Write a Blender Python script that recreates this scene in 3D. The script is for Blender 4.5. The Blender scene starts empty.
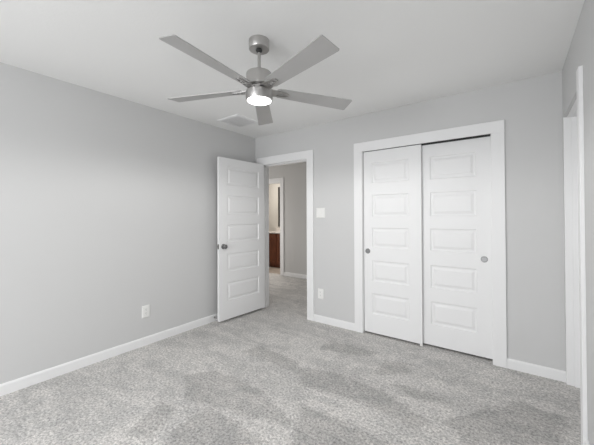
import bpy, bmesh, math, random
from mathutils import Vector, Matrix
random.seed(7)
S = bpy.context.scene
COL = S.collection

# ------------------------------------------------------------------ dimensions (metres)
XL, XR = -3.038, 0.307          # left / right wall faces
D, YN = 3.117, -1.90            # closet wall face, window wall face
H = 2.44
WT = 0.115                      # partition thickness
YH = 5.12                       # hall far wall face
YB = 6.28                       # bath far wall face

# ------------------------------------------------------------------ camera
cam = bpy.data.cameras.new('camera')
cam.sensor_width = 36.0
cam.lens = 18.003
cam.shift_y = -0.0145
cam.clip_start = 0.02
camo = bpy.data.objects.new('camera', cam)
COL.objects.link(camo)
_y, _p, _r = math.radians(-36.304), math.radians(0.536), math.radians(0.219)
A = Matrix(((math.cos(-_y), math.sin(-_y), 0), (0, 0, 1), (-math.sin(-_y), math.cos(-_y), 0)))
B = Matrix(((1, 0, 0), (0, math.cos(_p), -math.sin(_p)), (0, math.sin(_p), math.cos(_p))))
R = Matrix(((math.cos(_r), -math.sin(_r), 0), (math.sin(_r), math.cos(_r), 0), (0, 0, 1)))
M = R @ B @ A
rot = Matrix((M[0], M[1], -M[2])).transposed()
camo.matrix_world = Matrix.Translation((0, 0, 1.297)) @ rot.to_4x4()
S.camera = camo

# ------------------------------------------------------------------ view, world, lights
S.view_settings.view_transform = 'Standard'
S.view_settings.look = 'None'
S.view_settings.gamma = 1.0
S.view_settings.use_curve_mapping = False
S.view_settings.exposure = 0.13
W = bpy.data.worlds.new('daylight')
S.world = W
W.use_nodes = True
W.node_tree.nodes['Background'].inputs[0].default_value = (0.95, 0.97, 1.0, 1)
W.node_tree.nodes['Background'].inputs[1].default_value = 1.0


def area(name, loc, direction, sx, sy, power, color):
    l = bpy.data.lights.new(name, 'AREA')
    l.shape = 'RECTANGLE'
    l.size, l.size_y, l.energy, l.color = sx, sy, power, color
    o = bpy.data.objects.new(name, l)
    o.location = loc
    o.rotation_euler = Vector(direction).to_track_quat('-Z', 'Y').to_euler()
    COL.objects.link(o)
    return o


WX0, WX1, WZ0, WZ1 = -2.5, -0.25, 0.45, 1.98
area('window_daylight', ((WX0 + WX1) / 2, YN - 0.35, 1.30), (0, 1, -0.40), WX1 - WX0, WZ1 - WZ0, 102, (0.965, 0.98, 1.0))
area('hall_fill_light', (-5.2, 4.1, 1.2), (1, 0.12, 0.0), 1.2, 1.4, 15, (1.0, 0.965, 0.93))  # unseen fill light added to brighten the hall, no window at this end
area('bath_ceiling_light', (-4.9, 5.5, 2.4), (0, 0.1, -1), 0.5, 0.3, 13, (1.0, 0.93, 0.85))

# ------------------------------------------------------------------ materials


def mat(name, color, rough=0.5, metal=0.0, spec=0.5):
    m = bpy.data.materials.new(name)
    m.use_nodes = True
    b = m.node_tree.nodes['Principled BSDF']
    b.inputs['Base Color'].default_value = (*color, 1)
    b.inputs['Roughness'].default_value = rough
    b.inputs['Metallic'].default_value = metal
    b.inputs['Specular IOR Level'].default_value = spec
    return m


def add_noise(m, scale, strength, dist=0.002, detail=3, amount=0.0, stretch=None):
    nt = m.node_tree
    b = nt.nodes['Principled BSDF']
    tc = nt.nodes.new('ShaderNodeTexCoord')
    mp = nt.nodes.new('ShaderNodeMapping')
    if stretch:
        mp.inputs['Scale'].default_value = stretch
    n = nt.nodes.new('ShaderNodeTexNoise')
    n.inputs['Scale'].default_value = scale
    n.inputs['Detail'].default_value = detail
    nt.links.new(tc.outputs['Object'], mp.inputs[0])
    nt.links.new(mp.outputs[0], n.inputs['Vector'])
    if strength:
        bp = nt.nodes.new('ShaderNodeBump')
        bp.inputs['Strength'].default_value = strength
        bp.inputs['Distance'].default_value = dist
        nt.links.new(n.outputs['Fac'], bp.inputs['Height'])
        nt.links.new(bp.outputs[0], b.inputs['Normal'])
    if amount:
        c = b.inputs['Base Color'].default_value
        r = nt.nodes.new('ShaderNodeValToRGB')
        r.color_ramp.elements[0].position = 0.3
        r.color_ramp.elements[1].position = 0.7
        r.color_ramp.elements[0].color = (*[x * (1 - amount) for x in c[:3]], 1)
        r.color_ramp.elements[1].color = (*[min(1, x * (1 + amount)) for x in c[:3]], 1)
        nt.links.new(n.outputs['Fac'], r.inputs[0])
        nt.links.new(r.outputs[0], b.inputs['Base Color'])
    return m


m_wall = add_noise(mat('wall_paint', (0.63, 0.63, 0.627), 0.75, spec=0.25), 90, 0.12, 0.002)
m_hall = add_noise(mat('hall_wall_paint', (0.60, 0.595, 0.585), 0.75, spec=0.25), 90, 0.12, 0.002)
m_ceil = add_noise(mat('ceiling_paint', (0.88, 0.88, 0.87), 0.85, spec=0.2), 60, 0.25, 0.003)
m_trim = mat('white_trim_paint', (0.85, 0.85, 0.85), 0.5)
m_door = mat('white_door_paint', (0.85, 0.85, 0.85), 0.55)
m_plate = mat('white_plastic', (0.84, 0.84, 0.82), 0.3)
m_dark = mat('dark_slot', (0.03, 0.03, 0.03), 0.6)
m_nickel = add_noise(mat('brushed_nickel', (0.50, 0.49, 0.48), 0.34, 1.0), 30, 0.05, 0.0005, stretch=(1, 1, 60))
m_nickel_dark = mat('dark_nickel_hardware', (0.25, 0.245, 0.24), 0.35, 1.0)  # darker nickel tone for the latch and the door stop spring
m_blade = add_noise(mat('silver_blade', (0.46, 0.455, 0.45), 0.42, 0.25), 3, 0, amount=0.04)
m_chrome = mat('satin_metal', (0.27, 0.27, 0.27), 0.36, 1.0)
m_wood = add_noise(mat('cherry_wood', (0.19, 0.065, 0.033), 0.4), 14, 0.05, 0.001, 5, 0.35, stretch=(6, 6, 0.6))
m_counter = mat('white_counter', (0.85, 0.80, 0.76), 0.2)
m_tile = mat('beige_tile', (0.52, 0.46, 0.40), 0.35)
m_mirror = mat('mirror_glass', (0.85, 0.85, 0.85), 0.03, 1.0)
m_mirror_edge = mat('dark_mirror_edge', (0.05, 0.045, 0.04), 0.4)  # dark colour standing in for the dark reflection at the mirror's edge
m_glow = bpy.data.materials.new('lit_frosted_diffuser')
m_glow.use_nodes = True
_b = m_glow.node_tree.nodes['Principled BSDF']
_b.inputs['Base Color'].default_value = (0.9, 0.9, 0.9, 1)
_b.inputs['Emission Color'].default_value = (1.0, 0.99, 0.975, 1)
_b.inputs['Emission Strength'].default_value = 5.0
m_glass = bpy.data.materials.new('window_glass')
m_glass.use_nodes = True
_nt = m_glass.node_tree
_nt.nodes.clear()
_o = _nt.nodes.new('ShaderNodeOutputMaterial')
_t = _nt.nodes.new('ShaderNodeBsdfTransparent')
_g = _nt.nodes.new('ShaderNodeBsdfGlossy')
_g.inputs['Roughness'].default_value = 0.02
_x = _nt.nodes.new('ShaderNodeMixShader')
_x.inputs[0].default_value = 0.06
_nt.links.new(_t.outputs[0], _x.inputs[1])
_nt.links.new(_g.outputs[0], _x.inputs[2])
_nt.links.new(_x.outputs[0], _o.inputs[0])


# vacuum strokes: convex patches of pile brushed the other way (floor coordinates, metres)
STROKES = [
    [(-1.915, 1.237), (-1.407, 1.37), (-1.086, 1.49), (-1.539, 1.644), (-2.041, 1.639), (-2.218, 1.433)],
    [(-1.593, 0.881), (-1.12, 1.278), (-1.4, 1.295), (-1.712, 1.314), (-1.704, 1.052)],
    [(-1.34, 1.854), (-0.874, 1.949), (-1.14, 2.193), (-1.546, 2.081)],
    [(-0.874, 1.949), (-0.497, 1.866), (-0.441, 2.025), (-0.797, 2.167), (-1.14, 2.193)],
    [(-1.021, 1.271), (-0.565, 1.546), (-0.582, 1.706), (-0.886, 1.702), (-1.218, 1.685)],
    [(-0.968, 2.318), (-0.706, 2.546), (-0.754, 2.719), (-0.966, 2.633)],
    [(-0.611, 2.197), (-0.363, 2.292), (-0.536, 2.372), (-0.809, 2.289)],
    [(-1.71, 0.886), (-1.873, 1.157), (-2.031, 1.124), (-1.91, 0.849)],
    [(-0.218, 1.943), (0.193, 2.241), (0.269, 2.552), (0.016, 2.622), (-0.397, 2.068)],
    [(-1.568, 2.473), (-1.068, 2.606), (-1.053, 2.765), (-1.579, 2.727)],
    [(-2.14, 1.981), (-1.486, 2.001), (-1.559, 2.159), (-2.076, 2.219)],
]


def carpet():
    m = mat('grey_cut_pile_carpet', (0.4, 0.4, 0.39), 0.95, spec=0.1)
    nt = m.node_tree
    b = nt.nodes['Principled BSDF']
    L = nt.links.new
    tc = nt.nodes.new('ShaderNodeTexCoord')
    # tufts
    fine = nt.nodes.new('ShaderNodeTexNoise')
    fine.inputs['Scale'].default_value = 62
    fine.inputs['Detail'].default_value = 5
    fine.inputs['Roughness'].default_value = 0.8
    L(tc.outputs['Object'], fine.inputs['Vector'])
    # vacuum strokes: long patches along one diagonal
    mp = nt.nodes.new('ShaderNodeMapping')
    mp.inputs['Rotation'].default_value = (0, 0, math.radians(-6))
    mp.inputs['Scale'].default_value = (0.8, 2.6, 1)
    L(tc.outputs['Object'], mp.inputs[0])
    st = nt.nodes.new('ShaderNodeTexNoise')
    st.inputs['Scale'].default_value = 1.5
    st.inputs['Detail'].default_value = 5
    st.inputs['Roughness'].default_value = 0.62
    st.inputs['Distortion'].default_value = 0.6
    L(mp.outputs[0], st.inputs['Vector'])
    # footprints and scuffs
    md = nt.nodes.new('ShaderNodeTexNoise')
    md.inputs['Scale'].default_value = 9
    md.inputs['Detail'].default_value = 4
    md.inputs['Distortion'].default_value = 1.0
    L(tc.outputs['Object'], md.inputs['Vector'])
    r1 = nt.nodes.new('ShaderNodeValToRGB')
    r1.color_ramp.elements[0].position = 0.35
    r1.color_ramp.elements[0].color = (0.27, 0.266, 0.26, 1)
    r1.color_ramp.elements[1].position = 0.64
    r1.color_ramp.elements[1].color = (0.82, 0.806, 0.79, 1)
    L(fine.outputs['Fac'], r1.inputs[0])
    r2 = nt.nodes.new('ShaderNodeValToRGB')
    r2.color_ramp.elements[0].position = 0.44
    r2.color_ramp.elements[0].color = (0.93, 0.93, 0.93, 1)
    r2.color_ramp.elements[1].position = 0.56
    r2.color_ramp.elements[1].color = (1.07, 1.065, 1.06, 1)
    L(st.outputs['Fac'], r2.inputs[0])
    r3 = nt.nodes.new('ShaderNodeValToRGB')
    r3.color_ramp.elements[0].position = 0.35
    r3.color_ramp.elements[0].color = (0.9, 0.9, 0.9, 1)
    r3.color_ramp.elements[1].position = 0.62
    r3.color_ramp.elements[1].color = (1.06, 1.05, 1.04, 1)
    L(md.outputs['Fac'], r3.inputs[0])

    def mul(a, c):
        x = nt.nodes.new('ShaderNodeMix')
        x.data_type = 'RGBA'
        x.blend_type = 'MULTIPLY'
        x.inputs[0].default_value = 1
        L(a, x.inputs[6])
        L(c, x.inputs[7])
        return x.outputs[2]

    def vm(op, a, v):
        x = nt.nodes.new('ShaderNodeVectorMath')
        x.operation = op
        L(a, x.inputs[0])
        if isinstance(v, tuple):
            x.inputs[1].default_value = v
        else:
            L(v, x.inputs[1])
        return x

    def mt(op, a, v):
        x = nt.nodes.new('ShaderNodeMath')
        x.operation = op
        L(a, x.inputs[0])
        if isinstance(v, float):
            x.inputs[1].default_value = v
        else:
            L(v, x.inputs[1])
        return x.outputs[0]
    jit = nt.nodes.new('ShaderNodeTexNoise')
    jit.inputs['Scale'].default_value = 13
    jit.inputs['Detail'].default_value = 5
    jit.inputs['Roughness'].default_value = 0.7
    L(tc.outputs['Object'], jit.inputs['Vector'])
    off = vm('MULTIPLY', vm('SUBTRACT', jit.outputs['Color'], (0.5, 0.5, 0.5)).outputs[0], (0.18, 0.18, 0.0)).outputs[0]
    pos = vm('ADD', tc.outputs['Object'], off).outputs[0]
    total = None
    for P in STROKES:
        inside = None
        for i in range(len(P)):
            (xa, ya), (xb, yb) = P[i], P[(i + 1) % len(P)]
            le = math.hypot(xb - xa, yb - ya)
            nx, ny = -(yb - ya) / le, (xb - xa) / le
            d = mt('ADD', vm('DOT_PRODUCT', pos, (nx, ny, 0.0)).outputs['Value'], float(-(nx * xa + ny * ya)))
            inside = d if inside is None else mt('MINIMUM', inside, d)
        total = inside if total is None else mt('MAXIMUM', total, inside)
    mr = nt.nodes.new('ShaderNodeMapRange')
    mr.inputs['From Min'].default_value = -0.012
    mr.inputs['From Max'].default_value = 0.025
    mr.inputs['To Min'].default_value = 1.045
    mr.inputs['To Max'].default_value = 0.84
    L(total, mr.inputs['Value'])
    base_c = mul(mul(r1.outputs[0], r2.outputs[0]), r3.outputs[0])
    L(vm('MULTIPLY', base_c, mr.outputs[0]).outputs[0], b.inputs['Base Color'])
    bp = nt.nodes.new('ShaderNodeBump')
    bp.inputs['Strength'].default_value = 0.7
    bp.inputs['Distance'].default_value = 0.006
    L(fine.outputs['Fac'], bp.inputs['Height'])
    L(bp.outputs[0], b.inputs['Normal'])
    return m


m_carpet = carpet()

# ------------------------------------------------------------------ helpers


def box(bm, x0, x1, y0, y1, z0, z1, mi=0):
    v = [bm.verts.new(p) for p in ((x0, y0, z0), (x1, y0, z0), (x1, y1, z0), (x0, y1, z0),
                                   (x0, y0, z1), (x1, y0, z1), (x1, y1, z1), (x0, y1, z1))]
    for f in ((0, 3, 2, 1), (4, 5, 6, 7), (0, 1, 5, 4), (1, 2, 6, 5), (2, 3, 7, 6), (3, 0, 4, 7)):
        bm.faces.new([v[i] for i in f]).material_index = mi
    return v


def lathe(bm, prof, n=48, mi=0, axis='Z', origin=(0, 0, 0)):
    """prof: list of (radius, height) revolved round an axis through origin."""
    ox, oy, oz = origin
    rings = []
    for r, h in prof:
        ring = []
        if r < 1e-6:
            p = {'Z': (0, 0, h), 'Y': (0, h, 0), 'X': (h, 0, 0)}[axis]
            ring = [bm.verts.new((p[0] + ox, p[1] + oy, p[2] + oz))]
        else:
            for i in range(n):
                a = 2 * math.pi * i / n
                c, s = r * math.cos(a), r * math.sin(a)
                p = {'Z': (c, s, h), 'Y': (c, h, s), 'X': (h, c, s)}[axis]
                ring.append(bm.verts.new((p[0] + ox, p[1] + oy, p[2] + oz)))
        rings.append(ring)
    for a, b in zip(rings, rings[1:]):
        for i in range(n):
            j = (i + 1) % n
            if len(a) == 1 and len(b) == 1:
                continue
            if len(a) == 1:
                f = [a[0], b[i], b[j]]
            elif len(b) == 1:
                f = [a[i], a[j], b[0]]
            else:
                f = [a[i], a[j], b[j], b[i]]
            try:
                bm.faces.new(f).material_index = mi
            except ValueError:
                pass


def obj(name, bm, mats, parent=None, loc=None, rotz=0, smooth=False, bevel=0.0):
    bmesh.ops.recalc_face_normals(bm, faces=bm.faces)
    me = bpy.data.meshes.new(name)
    bm.to_mesh(me)
    bm.free()
    for m in (mats if isinstance(mats, (list, tuple)) else [mats]):
        me.materials.append(m)
    if smooth:
        for p in me.polygons:
            p.use_smooth = True
        me.set_sharp_from_angle(angle=math.radians(35))
    o = bpy.data.objects.new(name, me)
    COL.objects.link(o)
    if parent:
        o.parent = parent
    if loc:
        o.location = loc
    o.rotation_euler.z = rotz
    if bevel:
        b = o.modifiers.new('bevel', 'BEVEL')
        b.width = bevel
        b.segments = 2
        b.limit_method = 'ANGLE'
    return o


def tag(o, label=None, cat=None, group=None, kind=None):
    if label:
        o['label'] = label
    if cat:
        o['category'] = cat
    if group:
        o['group'] = group
    if kind:
        o['kind'] = kind
    return o


def struct(name, bm, m, label, cat, bevel=0.0):
    return tag(obj(name, bm, m, bevel=bevel), label, cat, kind='structure')


def empty(name, loc, rotz=0):
    o = bpy.data.objects.new(name, None)
    o.empty_display_size = 0.1
    COL.objects.link(o)
    o.location = loc
    o.rotation_euler.z = rotz
    return o


def wall_x(bm, x0, x1, y0, y1, openings, z1=H):
    """a wall running along x; openings = [(xa, xb, za, zb)]"""
    xs = x0
    for xa, xb, za, zb in sorted(openings):
        box(bm, xs, xa, y0, y1, 0, z1)
        box(bm, xa, xb, y0, y1, zb, z1)
        if za > 0:
            box(bm, xa, xb, y0, y1, 0, za)
        xs = xb
    box(bm, xs, x1, y0, y1, 0, z1)


# ------------------------------------------------------------------ openings
OZ = 2.016                       # height of finished openings
CW = 0.102                       # casing width
DX0, DX1 = -2.892, -2.130        # bedroom door opening
DZ = 2.028
CX0, CX1 = -1.372, -0.170        # closet opening
RY0, RY1 = 2.315, 3.072          # opening in the right wall
RZ = 2.058
RC = 0.076
BZ = 2.058
BX0, BX1 = -4.955, -4.222        # bathroom door opening off the hall
JT = 0.018                       # jamb board thickness

# ------------------------------------------------------------------ floor, ceiling, walls
bm = bmesh.new()
box(bm, XL - 0.4, XR + 0.3, YN - WT, D + 0.02, -0.06, 0)
struct('floor', bm, m_carpet, 'grey speckled cut pile carpet of the bedroom with vacuum marks', 'carpet')
bm = bmesh.new()
box(bm, -5.4, XR + 0.3, D + 0.02, YH + 0.05, -0.06, 0)
struct('floor_hall', bm, m_carpet, 'grey carpet beyond the open door in the hallway', 'carpet')
bm = bmesh.new()
box(bm, -6.4, -4.0, YH + 0.05, YB + 0.2, -0.06, 0.001)
struct('floor_bath', bm, m_tile, 'beige tiled floor in front of the dark wood vanity', 'tile floor')
bm = bmesh.new()
box(bm, XL - 0.4, XR + 0.3, YN - WT, D + 0.06, H, H + 0.08)
struct('ceiling', bm, m_ceil, 'flat pale ceiling of the bedroom with lightly textured paint', 'ceiling')
bm = bmesh.new()
box(bm, -6.4, XR + 0.3, D + 0.06, YB + 0.2, H, H + 0.08)
struct('ceiling_hall', bm, m_ceil, 'ceiling over the hallway beyond the open door', 'ceiling')

bm = bmesh.new()
box(bm, XL - WT, XL, YN, D + WT, 0, H)
struct('wall_left', bm, m_wall, 'plain light grey wall on the left with one outlet', 'wall')
bm = bmesh.new()
wall_x(bm, XL, XR, D, D + WT, [(DX0 - JT, DX1 + JT, 0, DZ + JT), (CX0 - JT, CX1 + JT, 0, OZ + 0.035 + JT)])
struct('wall_back', bm, m_wall, 'light grey wall holding the doorway and the sliding closet doors', 'wall')
bm = bmesh.new()
box(bm, XR, XR + WT, YN, RY0 - JT, 0, H)
box(bm, XR, XR + WT, RY0 - JT, RY1 + JT, RZ, H)
box(bm, XR, XR + WT, RY1 + JT, D + 0.85, 0, H)
struct('wall_right', bm, m_wall, 'light grey wall at the right edge with a narrow doorway', 'wall')
bm = bmesh.new()
wall_x(bm, XL - WT, XR + WT, YN - WT, YN, [(WX0, WX1, WZ0, WZ1)])
struct('wall_near', bm, m_wall, 'window wall behind the camera facing the closet', 'wall')
# closet shell
bm = bmesh.new()
box(bm, CX0 - 0.25, CX0 - 0.135, D + WT, D + 0.75, 0, H)
box(bm, CX0 - 0.25, XR, D + 0.75, D + 0.85, 0, H)
struct('wall_closet', bm, m_wall, 'inner walls of the closet behind the sliding doors', 'wall')
# hall and bath shell
bm = bmesh.new()
wall_x(bm, -5.3, -1.4, YH, YH + WT, [(BX0 - JT, BX1 + JT, 0, BZ + JT)])
struct('wall_hall', bm, m_hall, 'grey hallway wall seen through the open bedroom door', 'wall')
bm = bmesh.new()
box(bm, -5.4, -5.3, D, YH + WT, 0, H)
box(bm, -5.3, XL - WT, D, D + WT, 0, H)
struct('wall_hall_end', bm, m_hall, 'hallway end wall hidden behind the open door', 'wall')
bm = bmesh.new()
box(bm, -1.5, -1.4, D + 0.85, YH, 0, H)
struct('wall_hall_side', bm, m_hall, 'hallway wall beyond the closet', 'wall')
bm = bmesh.new()
box(bm, -6.4, -4.0, YB, YB + 0.1, 0, H)
m_bath = add_noise(mat('bath_wall_paint', (0.72, 0.70, 0.66), 0.7), 90, 0.1)
struct('wall_bath', bm, m_bath, 'bright cream bathroom wall glimpsed beyond the hallway', 'wall')
bm = bmesh.new()
box(bm, -6.4, -6.3, YH + WT, YB, 0, H)
box(bm, -6.3, -5.3, YH + 0.02, YH + WT, 0, H)
struct('wall_bath_left', bm, m_bath, 'bathroom side wall out of sight to the left', 'wall')
bm = bmesh.new()
box(bm, -4.1, -4.0, YH + WT, YB, 0, H)
struct('wall_bath_right', bm, m_bath, 'bathroom side wall out of sight to the right', 'wall')

# ------------------------------------------------------------------ baseboards
BH, BT = 0.083, 0.014


def base(name, segs, label):
    """segs: (x0,y0,x1,y1,nx,ny) run of board; n = direction out of the wall"""
    bm = bmesh.new()
    prof = [(0, 0), (BT, 0), (BT, BH - 0.012), (BT - 0.004, BH - 0.004), (BT - 0.009, BH), (0, BH)]
    for x0, y0, x1, y1, nx, ny in segs:
        a = [bm.verts.new((x0 + nx * p, y0 + ny * p, z)) for p, z in prof]
        b = [bm.verts.new((x1 + nx * p, y1 + ny * p, z)) for p, z in prof]
        n = len(prof)
        for i in range(n):
            j = (i + 1) % n
            bm.faces.new((a[i], a[j], b[j], b[i]))
        bm.faces.new(a)
        bm.faces.new(b[::-1])
    struct(name, bm, m_trim, label, 'baseboard')


base('baseboard_left', [(XL, YN, XL, D, 1, 0)], 'white baseboard running along the left wall')
base('baseboard_back', [(DX1 + CW, D, CX0 - CW, D, 0, -1), (CX1 + CW, D, XR, D, 0, -1)],
     'white baseboard either side of the closet')
base('baseboard_right', [(XR, YN, XR, RY0 - RC, -1, 0)], 'white baseboard at the right edge of the room')
base('baseboard_near', [(XL + BT, YN, XR - BT, YN, 0, 1)], 'white baseboard below the window')
base('baseboard_hall', [(BX1 + CW, YH, -1.5, YH, 0, -1), (-5.3, YH, BX0 - CW, YH, 0, -1)],
     'white baseboard along the hallway wall seen through the door')

# ------------------------------------------------------------------ casings and jambs
CT = 0.019


def casing_x(bm, x0, x1, zt, y, s, cw=CW, hw=None):
    """flat casing with an eased edge around an opening in a wall along x, face y, out = s"""
    hw = hw or cw + 0.005
    ya, yb = sorted((y, y + s * CT))
    box(bm, x0 - cw, x0 - 0.004, ya, yb, 0, zt + 0.004)
    box(bm, x1 + 0.004, x1 + cw, ya, yb, 0, zt + 0.004)
    box(bm, x0 - cw, x1 + cw, ya, yb, zt + 0.004, zt + hw)


def jamb_x(bm, x0, x1, zt, y0, y1, stop=None):
    box(bm, x0 - JT, x0, y0, y1, 0, zt)
    box(bm, x1, x1 + JT, y0, y1, 0, zt)
    box(bm, x0 - JT, x1 + JT, y0, y1, zt, zt + JT)
    if stop:
        a, b = stop
        box(bm, x0, x0 + 0.011, a, b, 0, zt)
        box(bm, x1 - 0.011, x1, a, b, 0, zt)
        box(bm, x0, x1, a, b, zt - 0.011, zt)


bm = bmesh.new()
casing_x(bm, DX0, DX1, DZ, D, -1)
casing_x(bm, DX0, DX1, DZ, D + WT, 1)
jamb_x(bm, DX0, DX1, DZ, D, D + WT, (D + 0.042, D + 0.078))
struct('trim_1', bm, m_trim, 'white casing and jambs around the open bedroom doorway', 'door casing', 0.002)

bm = bmesh.new()
casing_x(bm, CX0, CX1, OZ, D, -1)
jamb_x(bm, CX0, CX1, OZ + 0.035, D, D + WT)
struct('trim_2', bm, m_trim, 'wide white casing around the double closet doors', 'closet casing', 0.002)

bm = bmesh.new()
box(bm, XR - CT, XR, RY0 - RC, RY0 - 0.004, 0, RZ + 0.065)
box(bm, XR, XR + WT, RY0 - JT, RY0, 0, RZ)
box(bm, XR, XR + WT, RY1, RY1 + JT, 0, RZ)
box(bm, XR + 0.02, XR + WT, RY0, RY1, RZ - 0.006, RZ)
for a, b in ((RY0, RY0 + 0.011), (RY1 - 0.011, RY1)):
    box(bm, XR + 0.045, XR + 0.078, a, b, 0, RZ)
box(bm, XR + 0.045, XR + 0.078, RY0, RY1, RZ - 0.011, RZ)
struct('trim_3', bm, m_trim, 'white casing board and jambs of the narrow doorway in the right wall', 'door casing', 0.002)

bm = bmesh.new()
casing_x(bm, BX0, BX1, BZ, YH, -1)
jamb_x(bm, BX0, BX1, BZ, YH, YH + WT)
struct('trim_4', bm, m_trim, 'white casing of the bathroom doorway across the hall', 'door casing', 0.002)

# ------------------------------------------------------------------ panelled doors
PZ = [(0.227, 0.452), (0.587, 0.811), (0.955, 1.172), (1.297, 1.534), (1.662, 1.888)]


def panel_leaf(w, h, t, px0, px1, zoff=0.0):
    """moulded five panel leaf: x 0..w, y 0..t (front at 0), z 0..h"""
    bm = bmesh.new()
    pz = [(a + zoff, b + zoff) for a, b in PZ]
    zs = [0] + [q for p in pz for q in p] + [h]
    rings = [(0, 0), (0.006, 0.009), (0.018, 0.0105), (0.024, 0.0095), (0.044, 0.001)]
    for y0, s in ((0, 1), (t, -1)):
        for i in range(len(zs) - 1):
            za, zb = zs[i], zs[i + 1]
            xs = [0, px0, px1, w]
            for k in range(3):
                if k == 1 and i % 2 == 1:
                    prev = None
                    for ins, dep in rings:
                        y = y0 + s * dep
                        r = [bm.verts.new(p) for p in ((px0 + ins, y, za + ins), (px1 - ins, y, za + ins),
                                                       (px1 - ins, y, zb - ins), (px0 + ins, y, zb - ins))]
                        if prev:
                            for q in range(4):
                                bm.faces.new((prev[q], prev[(q + 1) % 4], r[(q + 1) % 4], r[q]))
                        prev = r
                    bm.faces.new(prev)
                else:
                    bm.faces.new([bm.verts.new(p) for p in ((xs[k], y0, za), (xs[k + 1], y0, za),
                                                            (xs[k + 1], y0, zb), (xs[k], y0, zb))])
    for q in (((0, 0, 0), (0, t, 0), (0, t, h), (0, 0, h)), ((w, 0, 0), (w, t, 0), (w, t, h), (w, 0, h)),
              ((0, 0, 0), (w, 0, 0), (w, t, 0), (0, t, 0)), ((0, 0, h), (w, 0, h), (w, t, h), (0, t, h))):
        bm.faces.new([bm.verts.new(p) for p in q])
    bmesh.ops.remove_doubles(bm, verts=bm.verts, dist=0.0002)
    return bm


# open bedroom door. local x runs from the hinge to the free edge, local +y face is seen
# (leaf front y=0 plane is the face turned to the room centre)
LW, LT = 0.758, 0.035
hx, hy = -2.846, 3.096
fx, fy = -2.888, 2.338
ang = math.atan2(fy - hy, fx - hx)
d1 = empty('door_1', (hx, hy, 0), ang)
tag(d1, 'white five panel door standing open near the left wall', 'door', kind='structure')
# direction d=(cos,sin); right-hand side of travel towards -y wall is -x (screen left), so thickness goes to local -y... mirrored
bm = panel_leaf(LW, 2.000, LT, 0.105, LW - 0.118)
for v in bm.verts:
    v.co.y = -v.co.y
obj('leaf', bm, m_door, d1, (0, 0, 0.030), bevel=0.0015)


def knob(parent, x, z, side):
    bm = bmesh.new()
    pr = [(0.0, 0), (0.0325, 0), (0.0325, 0.004), (0.028, 0.008), (0.012, 0.010), (0.0105, 0.024), (0.014, 0.029),
          (0.024, 0.033), (0.0275, 0.041), (0.0265, 0.048), (0.020, 0.053), (0.0, 0.056)]
    lathe(bm, [(r, side * q) for r, q in pr], 32, 0, 'Y')
    o = obj('door_knob', bm, m_chrome, parent, (x, 0 if side > 0 else -LT, z), smooth=True)
    tag(o, 'satin nickel round knob')
    return o


knob(d1, LW - 0.062, 0.935, 1)
knob(d1, LW - 0.062, 0.935, -1)
bm = bmesh.new()
box(bm, LW, LW + 0.0012, -LT / 2 - 0.0125, -LT / 2 + 0.0125, 0.905, 0.965)
box(bm, LW, LW + 0.010, -LT / 2 - 0.006, -LT / 2 + 0.006, 0.923, 0.947)
tag(obj('latch', bm, m_nickel_dark, d1), 'metal latch plate on the free edge')
for z in (0.22, 1.02, 1.80):
    bm = bmesh.new()
    lathe(bm, [(0, z - 0.045), (0.006, z - 0.045), (0.006, z + 0.045), (0, z + 0.045)], 12, 0, 'Z', (-0.0065, -LT - 0.004, 0))
    box(bm, -0.0015, -0.0002, -LT - 0.002, -0.004, z - 0.045, z + 0.045)
    tag(obj('hinge', bm, m_nickel, d1, smooth=True), 'nickel butt hinge')


def pull(parent, x, z):
    bm = bmesh.new()
    lathe(bm, [(0, -0.0004), (0.019, -0.0006), (0.0225, -0.0035), (0.027, -0.0035), (0.0285, 0.0), (0.0285, 0.004), (0, 0.004)],
          36, 0, 'Y')
    tag(obj('finger_pull', bm, m_chrome, parent, (x, 0, z), smooth=True), 'round nickel finger pull')


c1 = empty('door_2', (CX0 + 0.004, D + 0.014, 0))
tag(c1, 'left white five panel sliding closet door, in front of the other', 'closet door', kind='structure')
w1 = -0.757 - (CX0 + 0.004)
obj('leaf', panel_leaf(w1, 1.997, 0.032, 0.094, 0.488, -0.020), m_door, c1, (0, 0, 0.020), bevel=0.0015)
pull(c1, 0.043, 0.912)
c2 = empty('door_3', (-0.795, D + 0.054, 0))
tag(c2, 'right white five panel sliding closet door with round pull', 'closet door', kind='structure')
w2 = (CX1 - 0.003) + 0.795
obj('leaf', panel_leaf(w2, 2.001, 0.032, 0.112, 0.508, -0.020), m_door, c2, (0, 0, 0.020), bevel=0.0015)
pull(c2, 0.566, 0.905)
# floor guide between the sliding leaves
bm = bmesh.new()
box(bm, -0.778, -0.752, D + 0.006, D + 0.011, 0, 0.024)
box(bm, -0.778, -0.752, D + 0.006, D + 0.09, 0, 0.004)
tag(obj('floor_guide', bm, m_plate, bevel=0.001), 'small white floor guide beneath the meeting edge of the closet doors', 'door guide')
bm = bmesh.new()
box(bm, CX0 + 0.002, CX1 - 0.002, D + 0.013, D + 0.100, OZ + 0.032, OZ + 0.035)
box(bm, CX0 + 0.002, CX1 - 0.002, D + 0.0475, D + 0.0515, OZ - 0.005, OZ + 0.032)
tag(obj('sliding_track', bm, m_dark), 'thin dark metal track above the closet doors', 'door track')

d4 = empty('door_4', (XR + 0.079, RY1 - 0.003, 0), -math.pi / 2)
tag(d4, 'closed white door set deep in the right wall doorway', 'door', kind='structure')
obj('leaf', panel_leaf(RY1 - RY0 - 0.006, 2.015, 0.035, 0.1, RY1 - RY0 - 0.106), m_door, d4, (0, 0, 0.020), bevel=0.0015)

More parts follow.
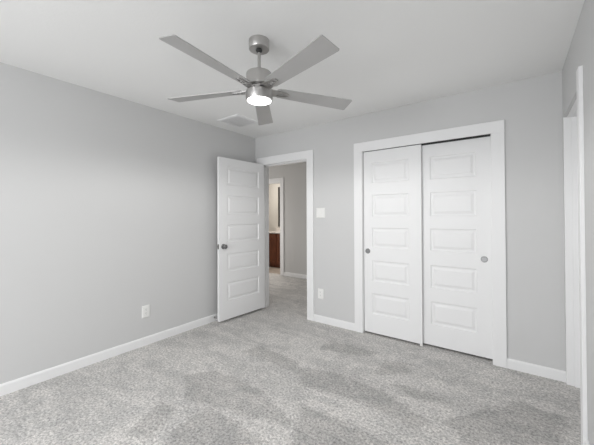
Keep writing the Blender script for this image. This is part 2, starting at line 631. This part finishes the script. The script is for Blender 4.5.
# ------------------------------------------------------------------ window behind the camera
wn = empty('window_1', ((WX0 + WX1) / 2, YN - WT / 2, WZ0))
tag(wn, 'wide white framed window in the wall behind the camera', 'window', kind='structure')
hwid, hh = (WX1 - WX0) / 2, WZ1 - WZ0
bm = bmesh.new()
for a, b, c, d in ((-hwid, -hwid + 0.05, 0, hh), (hwid - 0.05, hwid, 0, hh), (-hwid, hwid, 0, 0.05), (-hwid, hwid, hh - 0.05, hh),
                   (-0.03, 0.03, 0.05, hh - 0.05), (-hwid + 0.05, -0.03, hh / 2 - 0.02, hh / 2 + 0.02),
                   (0.03, hwid - 0.05, hh / 2 - 0.02, hh / 2 + 0.02)):
    box(bm, a, b, -0.03, 0.03, c, d)
obj('window_frame', bm, m_trim, wn)
bm = bmesh.new()
box(bm, -hwid + 0.05, hwid - 0.05, -0.036, -0.031, 0.05, hh - 0.05)
obj('pane', bm, m_glass, wn)
bm = bmesh.new()
box(bm, -hwid - 0.04, hwid + 0.04, WT / 2, WT / 2 + 0.04, -0.025, 0)
obj('window_sill', bm, m_trim, wn)

# ------------------------------------------------------------------ ceiling fan
FX, FY = -1.331, 1.403
fan = empty('ceiling_fan', (FX, FY, H))
tag(fan, 'brushed nickel ceiling fan with five silver blades and a lit round light', 'ceiling fan')


def fz(z):
    return z - H


bm = bmesh.new()
lathe(bm, [(0, 0), (0.066, 0), (0.066, fz(2.385)), (0.064, fz(2.382)), (0.022, fz(2.380)), (0.020, fz(2.386)), (0, fz(2.386))], 64)
obj('canopy', bm, m_nickel, fan, smooth=True)
bm = bmesh.new()
lathe(bm, [(0.0, fz(2.386)), (0.017, fz(2.384)), (0.021, fz(2.376)), (0.018, fz(2.368)), (0.011, fz(2.362)), (0.0105, fz(2.36)), (0, fz(2.36))], 32)
tag(obj('hanger_ball', bm, m_dark, fan, smooth=True), 'dark ball joint under the canopy')
bm = bmesh.new()
lathe(bm, [(0, fz(2.372)), (0.0105, fz(2.372)), (0.0105, fz(2.262)), (0.016, fz(2.255)), (0.024, fz(2.240)), (0.034, fz(2.228)), (0, fz(2.228))], 32)
obj('downrod', bm, m_nickel, fan, smooth=True)
bm = bmesh.new()
lathe(bm, [(0, fz(2.232)), (0.050, fz(2.231)), (0.078, fz(2.228)), (0.0815, fz(2.224)), (0.0825, fz(2.218)), (0.0825, fz(2.142)),
           (0.080, fz(2.139)), (0.060, fz(2.138)), (0.060, fz(2.116)), (0, fz(2.116))], 72)
obj('motor_housing', bm, m_nickel, fan, smooth=True)
bm = bmesh.new()
lathe(bm, [(0, fz(2.112)), (0.060, fz(2.112)), (0.082, fz(2.110)), (0.0865, fz(2.106)), (0.0865, fz(2.056)), (0.084, fz(2.050)),
           (0.078, fz(2.048)), (0.078, fz(2.053)), (0, fz(2.053))], 72)
lk = obj('light_kit', bm, m_nickel, fan, smooth=True)
bm = bmesh.new()
lathe(bm, [(0, fz(2.052)), (0.0765, fz(2.052)), (0.0765, fz(2.047)), (0.060, fz(2.040)), (0.030, fz(2.036)), (0, fz(2.035))], 64)
tag(obj('diffuser', bm, m_glow, lk, smooth=True), 'glowing frosted white lens')


fl = bpy.data.lights.new('fan_light', 'SPOT')
fl.energy = 33
fl.color = (1.0, 0.99, 0.975)
fl.spot_size = math.radians(178)
fl.spot_blend = 0.3
fl.shadow_soft_size = 0.0
flo = bpy.data.objects.new('fan_light', fl)
flo.location = (FX, FY, 2.032)
COL.objects.link(flo)


def blade_mesh():
    bm = bmesh.new()
    r0, r1, w0, w1, t = 0.115, 0.657, 0.046, 0.064, 0.0055
    out = [(r0, -w0 * 0.72), (r0 + 0.02, -w0), (r1 - 0.008, -w1), (r1, -w1 + 0.006), (r1, w1 - 0.006), (r1 - 0.008, w1), (r0 + 0.02, w0), (r0, w0 * 0.72)]
    lo = [bm.verts.new((x, y, -t / 2)) for x, y in out]
    hi = [bm.verts.new((x, y, t / 2)) for x, y in out]
    bm.faces.new(lo[::-1])
    bm.faces.new(hi)
    n = len(out)
    for i in range(n):
        j = (i + 1) % n
        bm.faces.new((lo[i], lo[j], hi[j], hi[i]))
    return bm


def bracket_mesh():
    bm = bmesh.new()
    # two prongs under the blade joined by a rounded tip and a root plate
    path = []
    for i in range(13):
        a = -math.pi / 2 + math.pi * i / 12
        path.append((0.180 + 0.016 * math.cos(a), 0.016 * math.sin(a)))
    path = [(0.070, -0.030)] + path + [(0.070, 0.030)]
    hw, z0, z1 = 0.0055, -0.0105, -0.0028
    prev = None
    for i, (x, y) in enumerate(path):
        a = path[max(0, i - 1)]
        b = path[min(len(path) - 1, i + 1)]
        dx, dy = b[0] - a[0], b[1] - a[1]
        L = math.hypot(dx, dy)
        nx, ny = -dy / L * hw, dx / L * hw
        r = [bm.verts.new((x - nx, y - ny, z0)), bm.verts.new((x + nx, y + ny, z0)),
             bm.verts.new((x + nx, y + ny, z1)), bm.verts.new((x - nx, y - ny, z1))]
        if prev:
            for q in range(4):
                bm.faces.new((prev[q], prev[(q + 1) % 4], r[(q + 1) % 4], r[q]))
        else:
            bm.faces.new(r)
        prev = r
    bm.faces.new(prev[::-1])
    box(bm, 0.055, 0.118, -0.030, 0.030, z0, z1)
    for x, y in ((0.135, -0.012), (0.135, 0.012), (0.165, 0.0)):
        lathe(bm, [(0, z0 - 0.002), (0.004, z0 - 0.002), (0.005, z0), (0.005, z1)], 12, 0, 'Z', (x, y, 0))
    return bm


blade0 = obj('blade', blade_mesh(), m_blade, fan, (0, 0, fz(2.119)), bevel=0.001)
SAG = Matrix(((1, 0, 0), (0, 1, 0), (0.001, -0.028, 1)))


def aim_blade(o, k):
    o.rotation_euler = (SAG @ Matrix.Rotation(math.radians(-15.4 + 72 * k), 3, 'Z') @ Matrix.Rotation(-0.204, 3, 'X')).to_euler()


aim_blade(blade0, 0)
br0 = obj('blade_bracket', bracket_mesh(), m_nickel, blade0, smooth=True)
tag(br0, 'polished forked metal bracket')
for k in range(1, 5):
    b = blade0.copy()
    COL.objects.link(b)
    b.parent = fan
    aim_blade(b, k)
    c = br0.copy()
    COL.objects.link(c)
    c.parent = b

# ------------------------------------------------------------------ ceiling vent
VX, VY, VS = -2.652, 2.438, 0.176
vt = empty('ceiling_vent', (VX, VY, H))
tag(vt, 'square white louvred air vent on the ceiling behind the fan', 'vent')
bm = bmesh.new()
o_, i_ = VS, VS - 0.030
ro = [bm.verts.new((a * o_, b * o_, 0)) for a, b in ((-1, -1), (1, -1), (1, 1), (-1, 1))]
r1 = [bm.verts.new((a * (o_ - 0.002), b * (o_ - 0.002), -0.006)) for a, b in ((-1, -1), (1, -1), (1, 1), (-1, 1))]
r2 = [bm.verts.new((a * i_, b * i_, -0.011)) for a, b in ((-1, -1), (1, -1), (1, 1), (-1, 1))]
r3 = [bm.verts.new((a * i_, b * i_, -0.001)) for a, b in ((-1, -1), (1, -1), (1, 1), (-1, 1))]
for p, q in ((ro, r1), (r1, r2), (r2, r3)):
    for i in range(4):
        j = (i + 1) % 4
        bm.faces.new((p[i], p[j], q[j], q[i]))
obj('frame', bm, m_trim, vt)
bm = bmesh.new()
box(bm, -i_, i_, -i_, i_, -0.0016, -0.0006)
tag(obj('duct_opening', bm, mat('vent_duct', (0.6, 0.6, 0.6), 0.8), vt), 'dark duct behind the louvres')
ns = 11
bm = bmesh.new()
s0 = None
pitch_ = 2 * i_ / ns
box(bm, -0.0115, 0.0115, -i_, i_, -0.0008, 0.0008)
s0 = obj('slat', bm, m_trim, vt)
for k in range(ns):
    s = s0 if k == 0 else s0.copy()
    if k:
        COL.objects.link(s)
        s.parent = vt
    s.location = (-i_ + pitch_ * (k + 0.5), 0, -0.0095)
    s.rotation_euler = (0, math.radians(5), 0)

# ------------------------------------------------------------------ switch and outlets


def plate_mesh(w, h):
    bm = bmesh.new()
    rr = [(0, 0), (0, 0.003), (0.004, 0.0062), (0.010, 0.0068)]
    prev = None
    for ins, d in rr:
        r = [bm.verts.new((a * (w / 2 - ins), -d, b * (h / 2 - ins))) for a, b in ((-1, -1), (1, -1), (1, 1), (-1, 1))]
        if prev:
            for q in range(4):
                bm.faces.new((prev[q], prev[(q + 1) % 4], r[(q + 1) % 4], r[q]))
        else:
            bm.faces.new(r)
        prev = r
    bm.faces.new(prev[::-1])
    return bm


sw = empty('light_switch', (-1.928, D, 1.343))
tag(sw, 'white double rocker switch plate between the doorway and the closet', 'light switch')
obj('plate', plate_mesh(0.122, 0.122), m_plate, sw)
for x in (-0.023, 0.023):
    bm = bmesh.new()
    v = box(bm, -0.0165, 0.0165, -0.0105, -0.006, -0.033, 0.033)
    v[4].co.y += 0.003
    v[5].co.y += 0.003
    obj('rocker', bm, m_plate, sw, (x, 0, 0), bevel=0.001)


def outlet(loc, rz, label):
    o = empty('wall_outlet', loc, rz)
    tag(o, label, 'outlet')
    obj('plate', plate_mesh(0.078, 0.122), m_plate, o)
    for dz in (-0.0195, 0.0195):
        bm = bmesh.new()
        lathe(bm, [(0, -0.0085), (0.0155, -0.0085), (0.0165, -0.0065), (0.0165, -0.005)], 24, 0, 'Y', (0, 0, dz))
        r = obj('socket', bm, m_plate, o, smooth=True)
        bm = bmesh.new()
        for sx in (-0.0055, 0.0055):
            box(bm, sx - 0.001, sx + 0.001, -0.0092, -0.0084, dz + 0.0005, dz + 0.0085)
        lathe(bm, [(0, -0.0092), (0.0022, -0.0092), (0.0022, -0.0084)], 10, 0, 'Y', (0, 0, dz - 0.007))
        tag(obj('slots', bm, m_dark, r), 'dark plug slots')


outlet((-1.932, D, 0.350), 0, 'white wall outlet low between the doorway and the closet')
outlet((XL, 1.530, 0.340), math.pi / 2, 'white wall outlet low on the left wall')

# spring door stop screwed to the left baseboard, just behind the door edge
ds = empty('door_stop', (XL + BT, 2.375, 0.048))
tag(ds, 'small door stop on the left baseboard beside the open door', 'door stop')
bm = bmesh.new()
pr = [(0, 0), (0.011, 0), (0.010, 0.004)]
for i in range(14):
    pr += [(0.0062, 0.005 + i * 0.004), (0.0048, 0.007 + i * 0.004)]
pr += [(0, 0.062)]
lathe(bm, pr, 16, 0, 'X')
obj('spring', bm, m_nickel_dark, ds, smooth=True)
bm = bmesh.new()
lathe(bm, [(0, 0.060), (0.007, 0.060), (0.0075, 0.070), (0.006, 0.073), (0, 0.073)], 16, 0, 'X')
obj('bumper', bm, m_plate, ds, smooth=True)

# ------------------------------------------------------------------ bathroom vanity seen across the hall
VAX, VAY = -4.865, 5.76
va = empty('bathroom_vanity', (VAX, VAY, 0))
tag(va, 'dark reddish wood bathroom vanity cabinet seen through two doorways', 'vanity')
bm = bmesh.new()
box(bm, -0.43, 0.43, 0, YB - VAY - 0.003, 0.09, 0.875)
box(bm, -0.41, 0.41, 0.06, YB - VAY - 0.003, 0.001, 0.09)
obj('body', bm, m_wood, va)
for s in (-1, 1):
    x0, x1 = (s * 0.012, s * 0.415) if s > 0 else (s * 0.415, s * 0.012)
    bm = bmesh.new()
    box(bm, x0, x1, -0.019, -0.0005, 0.745, 0.855)
    obj('drawer_front', bm, m_wood, va, bevel=0.003)
    bm = bmesh.new()
    fw = 0.06
    box(bm, x0, x0 + fw, -0.019, -0.0005, 0.105, 0.725)
    box(bm, x1 - fw, x1, -0.019, -0.0005, 0.105, 0.725)
    box(bm, x0 + fw, x1 - fw, -0.019, -0.0005, 0.105, 0.105 + fw)
    box(bm, x0 + fw, x1 - fw, -0.019, -0.0005, 0.725 - fw, 0.725)
    box(bm, x0 + fw, x1 - fw, -0.008, -0.0005, 0.105 + fw, 0.725 - fw)
    obj('door', bm, m_wood, va)
bm = bmesh.new()
box(bm, -0.45, 0.45, -0.03, YB - VAY, 0.875, 0.905)
box(bm, -0.45, 0.45, YB - VAY - 0.02, YB - VAY, 0.905, 1.0)
ct = obj('vanity_countertop', bm, m_counter, None, (VAX, VAY, 0), bevel=0.003)
tag(ct, 'white countertop with backsplash on the dark wood vanity', 'countertop')
mi = empty('wall_mirror', (-4.80, YB, 1.03))
tag(mi, 'mirror with an added dark edge above the bathroom vanity, only its edge in view', 'mirror')
bm = bmesh.new()
mw, mh, mf = 0.44, 1.08, 0.05
box(bm, -mw, -mw + mf, -0.022, 0, 0, mh)
box(bm, mw - mf, mw, -0.022, 0, 0, mh)
box(bm, -mw + mf, mw - mf, -0.022, 0, 0, mf)
box(bm, -mw + mf, mw - mf, -0.022, 0, mh - mf, mh)
obj('frame', bm, m_mirror_edge, mi)  # border added round the glass to give the mirror its dark edge
bm = bmesh.new()
box(bm, -mw + mf, mw - mf, -0.008, 0, mf, mh - mf)
obj('mirror_glass', bm, m_mirror, mi)
